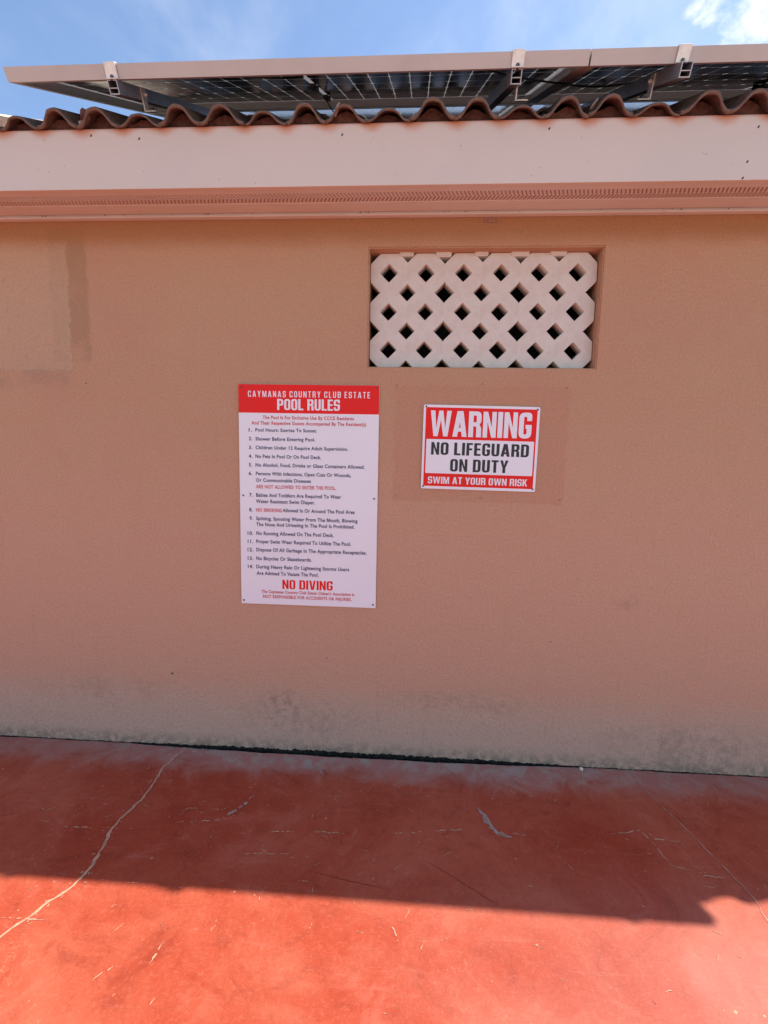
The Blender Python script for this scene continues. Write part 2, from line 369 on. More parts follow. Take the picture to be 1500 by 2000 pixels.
for p in ([(-0.057, -0.459), (0.077, -0.441)], [(0.119, -0.432), (0.24, -0.415)], [(0.408, -0.421), (0.46, -0.427)], [(-0.512, -0.486), (-0.407, -0.48)], [(-0.347, -0.473), (-0.221, -0.472)], [(-0.571, -0.59), (-0.395, -0.578)],
          [(-0.872, -0.414), (-0.851, -0.393), (-0.818, -0.396), (-0.78, -0.42)], [(-0.863, -0.472), (-0.724, -0.448), (-0.661, -0.429)], [(-0.69, -0.971), (-0.686, -0.94), (-0.682, -0.905)], [(-0.818, -1.02), (-0.783, -0.982)],
          [(-0.029, -0.805), (-0.02, -0.835), (-0.007, -0.857)], [(-1.207, -0.875), (-1.145, -0.871), (-1.063, -0.873)], [(0.423, -0.132), (0.471, -0.217)], [(-1.108, -0.255), (-1.089, -0.27), (-1.084, -0.237)], [(-1.28, -0.526), (-1.163, -0.521)]):
    ribbon(bm, p, .0042, .0012, .003, .008, .33)
for _ in range(330):                                           # chipped flecks, some in short rows
    x = random.uniform(-1.6, 1.7); y = -abs(random.gauss(.55, .35)) - .03
    a = random.gauss(.3, .9); L = random.choice((.006, .008, .012, .02, .035)); r = .6 if L > .015 else .8
    ribbon(bm, [(x, y), (x + L * math.cos(a), y + L * math.sin(a))], random.uniform(.0010, .0026), .0011, .0012, .004, .25)
tag(link('paint_scratches', mesh_from(bm, 'paint_scratches'), M['crack'], deck), kind='stuff')
bm = bmesh.new(); ribbon(bm, [(0.300, -0.300), (0.322, -0.357), (0.335, -0.402), (0.359, -0.425), (0.405, -0.440)], .024, .0014, .005, .01, 0)
ribbon(bm, [(-0.70, -0.436), (-0.637, -0.353), (-0.621, -0.300)], .012, .0012, .004, .008, .25)
ribbon(bm, [(-0.44, -0.10), (-0.38, -0.12), (-.36, -.16)], .016, .0012, .006, .01, .2)
link('cement_smear', mesh_from(bm, 'cement_smear'), M['smudge'], deck)
bm = bmesh.new()
for p in ([(0.08, -.57), (0.112, -0.589), (0.194, -0.643), (0.307, -0.721)], [(-0.323, -0.64), (-0.162, -0.671), (-0.042, -0.691)]):
    ribbon(bm, p, .0036, .0009, .0015, .012, 0)
tag(link('scuff_marks', mesh_from(bm, 'scuff_marks'), M['streak'], deck), kind='stuff')

# ------------------------------------------------------------------ the pool house
WX0, WX1 = -3.4, 4.6
house = tag(empty('pool_house', (0, 0, 0)), 'peach rendered pool house with white fascia, clay tiled roof and breeze block vent', 'building')
OX0, OX1, OZ0, OZ1 = -.201, .750, 1.781, 2.260
ZT = 2.60; WT = .18
bm = bmesh.new()
def frame_ring(y):
    o = [bm.verts.new((x, y, z)) for x, z in ((WX0, -.07), (WX1, -.07), (WX1, ZT), (WX0, ZT))]
    i = [bm.verts.new((x, y, z)) for x, z in ((OX0, OZ0), (OX1, OZ0), (OX1 + .003, OZ1), (OX0, OZ1))]
    for k in range(4): bm.faces.new((o[k], o[(k + 1) % 4], i[(k + 1) % 4], i[k]))
    return o, i
of, inf = frame_ring(0); ob, inb = frame_ring(WT)
for k in range(4):
    bm.faces.new((inf[k], inf[(k + 1) % 4], inb[(k + 1) % 4], inb[k])); bm.faces.new((of[k], ob[k], ob[(k + 1) % 4], of[(k + 1) % 4]))
be = [e for e in bm.edges if all(v in inf for v in e.verts)]
bmesh.ops.bevel(bm, geom=be, offset=.005, segments=2, affect='EDGES')
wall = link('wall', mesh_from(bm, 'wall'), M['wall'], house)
wall['label'] = 'front wall with peach render and grimy foot'
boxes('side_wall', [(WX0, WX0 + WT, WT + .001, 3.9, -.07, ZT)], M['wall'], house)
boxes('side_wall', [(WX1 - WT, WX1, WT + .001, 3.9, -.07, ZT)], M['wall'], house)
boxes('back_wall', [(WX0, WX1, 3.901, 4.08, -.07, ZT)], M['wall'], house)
boxes('inner_floor', [(WX0 + WT, WX1 - WT, WT + .001, 3.899, -.07, .01)], M['dark'], house)
boxes('ceiling', [(WX0 + WT + .001, WX1 - WT - .001, WT + .002, 3.898, 2.52, 2.56)], M['dark'], house)
boxes('partition', [(-1.3, 2.2, .62, .68, .012, 2.518)], M['dark'], house)

# breeze blocks: one outline with half notches, two diamond holes
def fillet(poly, rads, n=5):
    out = []; m = len(poly)
    for i, (x, y) in enumerate(poly):
        r = rads[i] if isinstance(rads, (list, tuple)) else rads
        if r <= 0: out.append((x, y)); continue
        a = Vector(poly[i - 1]) - Vector((x, y)); b = Vector(poly[(i + 1) % m]) - Vector((x, y))
        t = min(r, a.length * .48, b.length * .48)
        p0 = Vector((x, y)) + a.normalized() * t; p1 = Vector((x, y)) + b.normalized() * t
        for k in range(n + 1):
            s = k / n; q = p0 * (1 - s) ** 2 + Vector((x, y)) * 2 * s * (1 - s) + p1 * s * s; out.append((q.x, q.y))
    return out
def block_mesh(seed):
    rnd = random.Random(seed)
    W, H, nt, cn, hd = .3155 / 2 + .0003, .1585 / 2 + .0003, .0365, .0425, .0385
    poly = []; rad = []
    def add(x, z, r): poly.append((x, z)); rad.append(r)
    add(-W + cn, -H, .006); add(-nt, -H, .004); add(0, -H + nt, .003); add(nt, -H, .004); add(W - cn, -H, .006)
    add(W, -H + cn, .006); add(W, H - cn, .006); add(W - cn, H, .006); add(nt, H, .004); add(0, H - nt, .003); add(-nt, H, .004)
    add(-W + cn, H, .006); add(-W, H - cn, .006); add(-W, -H + cn, .006)
    loops = [fillet(poly, rad)]
    for sx in (-1, 1):
        cx, cz, h = sx * .0787 + rnd.uniform(-.001, .001), rnd.uniform(-.0015, .0015), hd * rnd.uniform(.93, 1.04)
        loops.append(fillet([(cx, cz - h), (cx + h, cz), (cx, cz + h), (cx - h, cz)], .004, 2))
    cu = bpy.data.curves.new('b', 'CURVE'); cu.dimensions = '2D'; cu.fill_mode = 'BOTH'; cu.extrude = .0312; cu.bevel_depth = .0008; cu.bevel_resolution = 0; cu.offset = -.0008
    for L in loops:
        sp = cu.splines.new('POLY'); sp.points.add(len(L) - 1); sp.use_cyclic_u = True
        for p, (x, z) in zip(sp.points, L): p.co = (x, z, 0, 1)
    o = bpy.data.objects.new('b', cu); C.objects.link(o); dg = bpy.context.evaluated_depsgraph_get()
    me = bpy.data.meshes.new_from_object(o.evaluated_get(dg)); bpy.data.objects.remove(o); bpy.data.curves.remove(cu)
    me.transform(Matrix.Rotation(math.pi / 2, 4, 'X')); me.materials.clear(); me.materials.append(M['block']); return me
bmeshes = [block_mesh(k) for k in range(5)]
BX, BZ = .3155, .1585
for r in range(3):
    for c in range(3):
        o = link('breeze_block', bmeshes[(r * 3 + c * 2) % 5], None, wall)
        o.location = (OX0 + .0022 + BX * (c + .5), .048 + .032 + random.uniform(-.0006, .0006), OZ0 + .001 + BZ * (r + .5))
        o.rotation_euler = (random.uniform(-.003, .003), random.uniform(-.002, .002), random.uniform(-.002, .002))
for x in (-.046, .110, .268, .428, .585):                       # smeared render closing the top notches
    w = random.uniform(.026, .040); bm = bmesh.new()
    box(bm, x - w, x + w, .041, .105, OZ1 - .013 - random.uniform(0, .005), OZ1 + .004)
    bmesh.ops.bevel(bm, geom=bm.edges[:], offset=.004, segments=2, affect='EDGES')
    link('render_patch', mesh_from(bm, 'render_patch'), M['soffit'], wall)

# filled screw holes, nail hole and the small painted plate on the wall
bm = bmesh.new(); disc(bm, 0, 0, 0, .0042, .0012, 8); pm = mesh_from(bm, 'screw_plug'); pm.materials.append(M['plug'])
for x, z in ((-0.076, 1.703), (0.287, 1.713), (0.64, 1.701), (-0.07, 1.23), (0.298, 1.23), (0.637, 1.228), (-.556, 2.318), (-.28, 2.372), (.86, 2.334), (.92, 2.35)):
    link('screw_plug', pm, None, wall, (x, -.0004, z))
bm = bmesh.new(); disc(bm, 0, 0, 0, .0045, .003, 8); nm = mesh_from(bm, 'nail_head'); nm.materials.append(M['black'])
link('nail_head', nm, None, wall, (-1.11, -.0004, .363))
boxes('painted_plate', [(.268, .318, -.004, -.0004, 2.355, 2.376)], M['plug'], wall, .0012)
for k, x in enumerate((.281, .293, .305)): link('screw_plug', pm, None, wall, (x, -.0045, 2.366))

# mould and dirt in the joint at the foot of the wall
bm = bmesh.new(); prev = None; x = -2.4; ph = 0; pw = 0
while x < 2.8:
    t = max(0.0, 1 - abs((x + .28) / 1.15) ** 2.2); ph = ph * .5 + random.uniform(-.003, .003); pw = pw * .5 + random.uniform(-.002, .002)
    hgt = .003 + .008 * t + ph * (.5 + t); dep = .0012 + .0035 * t + abs(pw)
    hgt = max(.0005, hgt)
    cur = [bm.verts.new(p) for p in ((x, -.0003, hgt), (x, -.0003 - dep * .8, hgt * .5), (x, -.0003 - dep, -.01), (x, -.0003, -.05))]
    if prev:
        for k in range(3): bm.faces.new((prev[k], cur[k], cur[k + 1], prev[k + 1]))
    prev = cur; x += .006
tag(link('mould_line', mesh_from(bm, 'mould_line'), M['dirt'], wall), kind='stuff')
bm = bmesh.new()
for _ in range(420):
    u = random.random(); x = random.gauss(-1.02, .07) if u < .22 else (random.uniform(-1.7, 1.5))
    y = -random.uniform(.0, .022) if u > .22 else -random.uniform(.004, .03)
    s = random.uniform(.001, .0032) * (1.3 if u < .22 else .85); z = .0 if y < -gapw(x) else -.008
    ic = bmesh.ops.create_icosphere(bm, subdivisions=1, radius=s)
    for v in ic['verts']: v.co = Vector((v.co.x * random.uniform(.7, 1.4) + x, v.co.y * random.uniform(.7, 1.3) + y, max(v.co.z * .7, -s * .3) + z))
tag(link('crumbs', mesh_from(bm, 'crumbs'), M['crumb'], wall), kind='stuff')
bm = bmesh.new()
ic = bmesh.ops.create_icosphere(bm, subdivisions=2, radius=.008)
for v in bm.verts: v.co *= random.uniform(.75, 1.15)
tag(link('pebble', mesh_from(bm, 'pebble'), M['cream'], None, (.800, -.022, .006)), 'tiny cream pebble on the red deck at the foot of the wall', 'pebble')

# soffit, vent strip, trim and fascia
RX0, RX1 = -2.15, 4.30
boxes('soffit', [(RX0, RX1, -.213, -.181, 2.384, 2.40), (RX0, RX1, -.110, -.041, 2.384, 2.40), (RX0, RX1, -.181, -.110, 2.386, 2.402)], M['soffit'], house)
boxes('soffit_trim', [(RX0, RX1, -.029, -.0006, 2.376, 2.392)], M['soffit'], house, .003)
boxes('eave_board', [(RX0, RX1, -.213, -.0006, 2.404, 2.42)], M['dark'], house)
bm = bmesh.new(); x = RX0 + .02; P_ = .0150
while x < 3.0:
    for y0, y1, sgn in ((-.1765, -.148, 1), (-.144, -.1155, -1)):
        k = .011 * sgn
        def para(xa, xb, za, zb, mt):
            v = [bm.verts.new((xx + (k if yy == y1 else 0), yy, zz)) for xx in (xa, xb) for yy in (y0, y1) for zz in (za, zb)]
            for q in ((0, 1, 3, 2), (4, 6, 7, 5), (0, 4, 5, 1), (2, 3, 7, 6), (0, 2, 6, 4), (1, 5, 7, 3)): bm.faces.new([v[i] for i in q]).material_index = mt
        para(x, x + .0050, 2.3852, 2.3858, 1); para(x + .0052, x + .0078, 2.3836, 2.3858, 0)
    x += P_
tag(link('vent_strip', mesh_from(bm, 'vent_strip'), [M['soffit'], M['slot']], house), kind='stuff')
boxes('fascia', [(RX0 - .02, RX1 + .02, -.234, -.214, 2.380, 2.590)], M['fascia'], house, .0015)
bm = bmesh.new()
def speck(x, y, z, s):
    ic = bmesh.ops.create_icosphere(bm, subdivisions=1, radius=s)
    for v in ic['verts']: v.co = Vector((v.co.x * .8 + v.co.z * .5 + x, v.co.y * .35 + y, v.co.z * 1.25 + z))
for x, z in ((-1.041, 2.553), (-0.283, 2.552), (0.452, 2.558), (1.16, 2.55), (1.134, 2.439), (1.124, 2.386), (-1.225, 2.567)): speck(x, -.2345, z, .0042)
for _ in range(26): speck(random.uniform(-1.6, 1.3), -.2345, random.uniform(2.39, 2.585), random.uniform(.0008, .0018))
tag(link('dirt_specks', mesh_from(bm, 'dirt_specks'), M['black'], house), kind='stuff')
bm = bmesh.new()
for _ in range(30): speck(random.uniform(-1.6, 1.35), random.uniform(-.036, -.028), 2.3845, random.uniform(.0012, .003))
tag(link('dirt_specks', mesh_from(bm, 'dirt_specks'), M['dirt'], house), kind='stuff')

# ------------------------------------------------------------------ roof
T = math.radians(28.6); cT, sT = math.cos(T), math.sin(T)
EY, EZ = -.245, 2.592                                          # eave line at tile trough
def rp(v, w=0): return (EY + v * cT - w * sT, EZ + v * sT + w * cT)
ry, rz = rp(2.35)
bm = bmesh.new()
prof = [rp(.035, -.026), rp(2.35, -.026), (2 * ry + .245 + .0, EZ), (2 * ry + .2, EZ - .05), (EY + .035, EZ - .005)]
A = [bm.verts.new((-1.81, y, z)) for y, z in prof]; B = [bm.verts.new((RX1, y, z)) for y, z in prof]
bm.faces.new(A); bm.faces.new(B[::-1])
for k in range(len(prof)): bm.faces.new((A[k], B[k], B[(k + 1) % len(prof)], A[(k + 1) % len(prof)]))
roof = link('roof', mesh_from(bm, 'roof'), M['mortar'], house)
roof['label'] = 'pitched roof of weathered clay tiles'
PW = .1537
def tile_mesh(seed):
    rnd = random.Random(seed); bm = bmesh.new(); n = 14; th = .0145; Lh = .43
    def zf(u): return .056 * (.5 + .5 * math.tanh(1.25 * (math.cos(2 * math.pi * u) + .06)) / math.tanh(1.25 * 1.06))
    sk = rnd.uniform(-.03, .03)
    rows = []
    for v in (0, .008, Lh * .5, Lh):
        lift = -.019 * v / Lh; pin = .003 if v == 0 else 0; r = []
        for side in (0, 1):
            rr = []
            for i in range(n + 1):
                u = -.5 + i / n; us = u + sk * math.sin(math.pi * (u + .5))
                rag = rnd.uniform(-.003, .003) if v < .02 else 0
                rr.append(bm.verts.new((u * PW * 1.0, v + rag, zf(us) + lift + (th - pin if side else 0 + pin * .6) + (rnd.uniform(-.0012, .0012)))))
            r.append(rr)
        rows.append(r)
    for a, b in zip(rows, rows[1:]):
        for i in range(n):
            bm.faces.new((a[1][i], a[1][i + 1], b[1][i + 1], b[1][i])); bm.faces.new((a[0][i], b[0][i], b[0][i + 1], a[0][i + 1]))
        for i in (0, n): bm.faces.new((a[0][i], a[1][i], b[1][i], b[0][i]))
    for r in (rows[0], rows[-1]):
        for i in range(n): bm.faces.new((r[0][i], r[0][i + 1], r[1][i + 1], r[1][i]))
    me = mesh_from(bm, 'roof_tile', True); me.materials.append(M['tile']); return me
tmesh = [tile_mesh(k) for k in range(6)]
crest = [(-1.492, 2.636), (-1.342, 2.653), (-1.201, 2.655), (-1.025, 2.633), (-0.882, 2.655), (-0.722, 2.653), (-0.562, 2.636), (-0.412, 2.655), (-0.274, 2.647), (-0.12, 2.632), (0.042, 2.656), (0.195, 2.654), (0.346, 2.63), (0.51, 2.655), (0.652, 2.654), (0.805, 2.632), (0.976, 2.656), (1.127, 2.658)]
crest = [(-1.645, 2.652)] + crest
while crest[-1][0] < RX1 - .2: crest.append((crest[-1][0] + PW, 2.632 if (len(crest) - 1) % 3 == 0 else 2.655))
bmid = [crest[0][0] - PW / 2] + [(a[0] + b[0]) / 2 for a, b in zip(crest, crest[1:])] + [crest[-1][0] + PW / 2]
for row in range(6):
    for i, (cx, cz) in enumerate(crest):
        l, r = bmid[i], bmid[i + 1]; wd = r - l
        y, z = rp(row * .38, (0 if row else 0) + random.uniform(-.001, .001))
        o = link('roof_tile', random.choice(tmesh), None, roof)
        jx = random.uniform(-.002, .002) if row == 0 else random.uniform(-.004, .004)
        o.location = ((l + r) / 2 + jx, y + random.uniform(-.004, .004), z - .0105)
        hs = (cz - 2.592) * .99 / .0665
        o.scale = (wd / PW * 1.012, 1, max(.5, hs)); o.rotation_euler = (T, random.uniform(-.020, .020), random.uniform(-.014, .014))
# mortar closures under the crests
def fill_mesh(seed):
    rnd = random.Random(seed); bm = bmesh.new(); n = 10; a = []; b = []
    for i in range(n + 1):
        u = -.5 + 1.0 * i / n; h = .050 * (.5 + .5 * math.cos(2 * math.pi * u)) * rnd.uniform(.62, .95) + .004
        a.append(bm.verts.new((u * PW, rnd.uniform(-.004, .004), h))); b.append(bm.verts.new((u * PW, .06, h)))
    a0 = [bm.verts.new((v.co.x, v.co.y + .002, -.012)) for v in a]
    for i in range(n): bm.faces.new((a0[i], a0[i + 1], a[i + 1], a[i])); bm.faces.new((a[i], a[i + 1], b[i + 1], b[i]))
    me = mesh_from(bm, 'mortar_fill'); me.materials.append(M['mortar']); return me
fm = [fill_mesh(k) for k in range(5)]
for i, (cx, cz) in enumerate(crest):
    y, z = rp(.030 + random.uniform(-.006, .014)); o = link('mortar_fill', random.choice(fm), None, roof)
    o.location = (cx + random.uniform(-.006, .006), y, z - .002); o.scale = (1.0, 1, random.uniform(.68, 1.0) * (cz - 2.592) / .068)
def lump(x, v, w, sx, sy, sz, rot, mt):
    bm = bmesh.new(); bmesh.ops.create_icosphere(bm, subdivisions=2, radius=1)
    for q in bm.verts: q.co = Vector((q.co.x * sx, q.co.y * sy, q.co.z * sz)) * random.uniform(.75, 1.15)
    y, z = rp(v, w); link('mortar_lump', mesh_from(bm, 'mortar_lump'), mt, roof, (x, y, z), (T, rot, 0))
lump(-1.235, .012, .030, .020, .010, .026, .4, M['mortar']); lump(-1.255, .01, .012, .012, .008, .008, -.5, M['palemortar'])
lump(-.300, .012, .032, .006, .008, .024, .55, M['palemortar']); lump(.60, .03, .030, .006, .014, .020, .6, M['palemortar'])
lump(-1.46, .30, .050, .010, .012, .012, .2, M['mortar'])
# raised cream verge at the left end of the tiles
vy, vz = .031, 2.828
bm = bmesh.new(); d = (vz - (EZ + (vy - EY) * sT / cT))
pf = [(EY + .02, EZ - .02), (EY + .02, EZ + d + .02 * sT / cT), (ry, rz + d), (2 * ry + .245, EZ + d), (2 * ry + .245, EZ - .02)]
A = [bm.verts.new((-1.80, y, z)) for y, z in pf]; B = [bm.verts.new((-2.15, y, z)) for y, z in pf]
bm.faces.new(A); bm.faces.new(B[::-1])
for k in range(5): bm.faces.new((A[k], B[k], B[(k + 1) % 5], A[(k + 1) % 5]))
link('verge', mesh_from(bm, 'verge'), M['cream'], house)
boxes('gable', [(RX1 - .12, RX1 - .001, .19, 3.9, ZT - .02, EZ + .01)], M['wall'], house)

# ------------------------------------------------------------------ solar array
PL, PS, PH = 2.016, 1.03, .041
PY, PZ = -.3144, 2.697                                          # lower front edge of the panel frames
def pl(v, w=0): return (PY + v * cT - w * sT, PZ + v * sT + w * cT)
CU, CV = (PL - .085) / 24, (PS - .062) / 6
bm = bmesh.new(); hx, hy, ch = CU / 2 - .0017, CV / 2 - .0042, .0080
oct_ = [(-hx + ch, -hy), (hx - ch, -hy), (hx, -hy + ch), (hx, hy - ch), (hx - ch, hy), (-hx + ch, hy), (-hx, hy - ch), (-hx, -hy + ch)]
a = [bm.verts.new((x, y, 0)) for x, y in oct_]; b = [bm.verts.new((x, y, .0008)) for x, y in oct_]
bm.faces.new(a); bm.faces.new(b)
for k in range(8): bm.faces.new((a[k], a[(k + 1) % 8], b[(k + 1) % 8], b[k]))
cellm = mesh_from(bm, 'solar_cell'); cellm.materials.append(M['cell'])
jm = None
PARTS = {}
def cell_xy(i, j): return (.034 + CU * (i + .5) + (.017 if i >= 12 else 0), .031 + CV * (j + .5))
def panel(x, v, label, cells):
    y, z = pl(v); e = tag(empty('solar_panel', (x, y, z), (T, 0, 0)), label, 'solar panel', 'solar panels mounted over the tiled roof')
    if 'frame' not in PARTS:
        bm = bmesh.new(); t = .0022
        def bar(x0, x1, y0, y1): box(bm, x0, x1, y0, y1, 0, PH)
        bar(0, PL, 0, t); bar(0, PL, PS - t, PS); bar(0, t, t, PS - t); bar(PL - t, PL, t, PS - t)
        box(bm, t, PL - t, t, .030, 0, .0018); box(bm, t, PL - t, PS - .030, PS - t, 0, .0018)
        box(bm, t, .024, .030, PS - .030, 0, .0018); box(bm, PL - .024, PL - t, .030, PS - .030, 0, .0018)
        box(bm, t, .011, t, PS - t, PH - .002, PH - .0002); box(bm, PL - .011, PL - t, t, PS - t, PH - .002, PH - .0002)
        box(bm, .011, PL - .011, t, .011, PH - .002, PH - .0002); box(bm, .011, PL - .011, PS - .011, PS - t, PH - .002, PH - .0002)
        me = mesh_from(bm, 'frame'); me.materials.append(M['frame']); PARTS['frame'] = me
        bm = bmesh.new(); box(bm, t + .0005, PL - t - .0005, t + .0005, PS - t - .0005, PH - .0075, PH - .0025)
        me = mesh_from(bm, 'backsheet'); me.materials.append(M['back']); PARTS['back'] = me
        bm = bmesh.new(); box(bm, -.012, .012, -.05, .05, -.016, 0); box(bm, -.007, .007, .05, .062, -.012, -.004); bmesh.ops.bevel(bm, geom=bm.edges[:], offset=.002, segments=1, affect='EDGES')
        me = mesh_from(bm, 'junction_box'); me.materials.append(M['plastic']); PARTS['box'] = me
    link('frame', PARTS['frame'], None, e); link('backsheet', PARTS['back'], None, e)
    if cells:
        for j in range(6):
            for i in range(24):
                cx, cy = cell_xy(i, j); link('solar_cell', cellm, None, e, (cx, cy, PH - .0088))
    else:
        if 'cells' not in PARTS:
            bm = bmesh.new()
            for j in range(6):
                for i in range(24):
                    cx, cy = cell_xy(i, j); bm.faces.new([bm.verts.new((cx + px, cy + py, PH - .0083)) for px, py in oct_])
            me = mesh_from(bm, 'solar_cells'); me.materials.append(M['cell']); PARTS['cells'] = me
        tag(link('solar_cells', PARTS['cells'], None, e), kind='stuff')
    for q in (.17, .50, .83): link('junction_box', PARTS['box'], None, e, (PL / 2, PS * q, PH - .0086))
    return e
PX = -1.468
p1 = panel(PX, 0, 'front row solar panel on the left, its left corner out against the sky', True)
p2 = panel(PX + PL + .006, 0, 'front row solar panel on the right, running out of frame past the narrow joint', True)
p3 = panel(PX, PS + .02, 'rear row solar panel on the left, glimpsed behind the front left one', False)
p4 = panel(PX + PL + .006, PS + .02, 'rear row solar panel on the right, higher up the roof', False)

def cable(name, pts, r, parent, loc=(0, 0, 0)):
    cu = bpy.data.curves.new(name, 'CURVE'); cu.dimensions = '3D'; cu.bevel_depth = r; cu.bevel_resolution = 2
    sp = cu.splines.new('BEZIER'); sp.bezier_points.add(len(pts) - 1)
    for b, p in zip(sp.bezier_points, pts): b.co = p; b.handle_left_type = b.handle_right_type = 'AUTO'
    o = bpy.data.objects.new('t', cu); C.objects.link(o); me = bpy.data.meshes.new_from_object(o.evaluated_get(bpy.context.evaluated_depsgraph_get()))
    bpy.data.objects.remove(o); me.materials.clear(); me.materials.append(M['plastic']); return link(name, me, None, parent)
cable('cable', [(PL / 2, .22, .02), (PL / 2 - .06, .10, .004), (PL / 2 - .16, .05, .006), (PL / 2 - .17, .035, .006)], .003, p1)
cable('cable', [(PL / 2, .80, .02), (PL / 2 + .02, .88, -.02), (PL / 2 + .06, 1.0, -.05)], .003, p1)
cable('cable', [(PL - .35, .03, .006), (PL - .2, .16, -.004), (PL - .03, .30, -.006), (PL + .18, .44, -.004), (PL + .4, .5, .02)], .003, p1)

rail_defs = [(-1.080, 1, .165, 'mounting rail at the left end with a bright open channel end', .016),
             (.316, 1, .105, 'mounting rail whose copper tinted foot stands near the roof centre', .006),
             (.845, -1, .165, 'mounting rail at the right with a cut hollow end jutting forward', .055),
             (2.330, -1, .165, 'mounting rail under the far right end, outside the picture', .030)]
for k, (rx, sd, fv, lab, ext) in enumerate(rail_defs):
    y, z = pl(0, 0)
    e = tag(empty('mounting_rail', (rx, y, z), (T, 0, 0)), lab, 'mounting rail', 'aluminium rails carrying the solar panels')
    w = .0175; h = -.042
    boxes('profile', [(-w, w, -ext, 2.12, h, h + .003), (-w, -w + .003, -ext, 2.12, h + .003, -.002), (w - .003, w, -ext, 2.12, h + .003, -.002),
                      (-w + .003, -w + .013, -ext, 2.12, -.005, -.002), (w - .013, w - .003, -ext, 2.12, -.005, -.002), (-w + .003, w - .003, -ext, 2.12, -.026, -.0235)], M['rail'], e)
    c = boxes('end_clamp', [(-.0205, .0205, -.0065, -.0015, -.0015, PH + .0045), (-.0205, .0205, -.0015, .011, PH + .0012, PH + .0040), (-.0205, .0205, -.020, -.0066, -.0015, .002)], M['steel'], e, .0012)
    bm = bmesh.new(); disc(bm, 0, 0, 0, .0065, .005, 6); bo = link('bolt', mesh_from(bm, 'bolt'), M['screw'], c, (0, -.0066, .006))
    bx = sd * .0180; b0, b1 = (bx, bx + sd * .0045) if sd > 0 else (bx + sd * .0045, bx)
    f0_, f1_ = (bx + sd * .0045, bx + sd * .045); f0_, f1_ = min(f0_, f1_), max(f0_, f1_)
    ft = boxes('foot', [(b0, b1, fv - .018, fv + .018, -.076, -.004), (f0_, f1_, fv - .018, fv + .018, -.076, -.0715)], M['steel'], e, .001)
    bm = bmesh.new(); disc(bm, 0, 0, 0, .008, .010, 6, 'z')
    link('bolt', mesh_from(bm, 'bolt'), M['screw'], ft, (bx + sd * .026, fv, -.0715))
    bm = bmesh.new(); disc(bm, 0, 0, 0, .008, .012, 6, 'z')
    link('bolt', mesh_from(bm, 'bolt'), M['steel'], ft, (bx + sd * .0046, fv, -.025), (0, sd * math.pi / 2, 0))

# ------------------------------------------------------------------ signs
def text_mesh(body, off, spacing=1.0):
    cu = bpy.data.curves.new('t', 'FONT'); cu.body = body; cu.size = 1; cu.offset = off; cu.space_character = spacing; cu.resolution_u = 3; cu.fill_mode = 'FRONT'
    o = bpy.data.objects.new('t', cu); C.objects.link(o)
    me = bpy.data.meshes.new_from_object(o.evaluated_get(bpy.context.evaluated_depsgraph_get()))
    bpy.data.objects.remove(o); bpy.data.curves.remove(cu); me.materials.clear(); return me
CH = {}
def char(c, off):
    if (c, off) not in CH:
        bar = min(v.co.x for v in text_mesh('|', 0).vertices)
        nx = max(v.co.x for v in text_mesh(c + '|', 0).vertices) - (max(v.co.x for v in text_mesh('|', 0).vertices) - bar) - bar
        me = None if c == ' ' else text_mesh(c, off)
        if c == 'M':                                           # drawn as a bold outline of its own
            hv = text_mesh('H', off).vertices; b0, b1 = min(v.co.y for v in hv), max(v.co.y for v in hv)
            k = b1 - b0; wd, loops = glyph('M', .17, .62); sx = (nx - .05) / wd; pts = loops[0][0]
            cu = bpy.data.curves.new('t', 'CURVE'); cu.dimensions = '2D'; cu.fill_mode = 'FRONT'
            sp = cu.splines.new('POLY'); sp.points.add(len(pts) - 1); sp.use_cyclic_u = True
            for q, (x, z) in zip(sp.points, pts): q.co = (x * sx + .025, z * k + b0, 0, 1)
            o = bpy.data.objects.new('t', cu); C.objects.link(o); me = bpy.data.meshes.new_from_object(o.evaluated_get(bpy.context.evaluated_depsgraph_get()))
            bpy.data.objects.remove(o); bpy.data.curves.remove(cu)
        CH[(c, off)] = (nx, [] if me is None else [tuple(v.co) for v in me.vertices], [] if me is None else [tuple(q.vertices) for q in me.polygons])
    return CH[(c, off)]
def letters(body, x0, x1, zb, cap, mt, parent, off=.02, track=.045, y=-.0042):
    V, F, pen = [], [], 0
    for c in body:
        nx, vs, fs = char(c, off); n = len(V)
        V += [(vx + pen, vy) for vx, vy, _ in vs]; F += [tuple(i + n for i in f) for f in fs]; pen += nx + track
    hs = char('H', off)[1]; H0, H1 = min(v[1] for v in hs), max(v[1] for v in hs)
    a = min(v[0] for v in V); b = max(v[0] for v in V)
    me = bpy.data.meshes.new('lettering')
    me.from_pydata([((vx - a) / (b - a) * (x1 - x0) + x0, y, (vy - H0) / (H1 - H0) * cap + zb) for vx, vy in V], [], F)
    me.materials.append(mt); return link('lettering', me, None, parent)

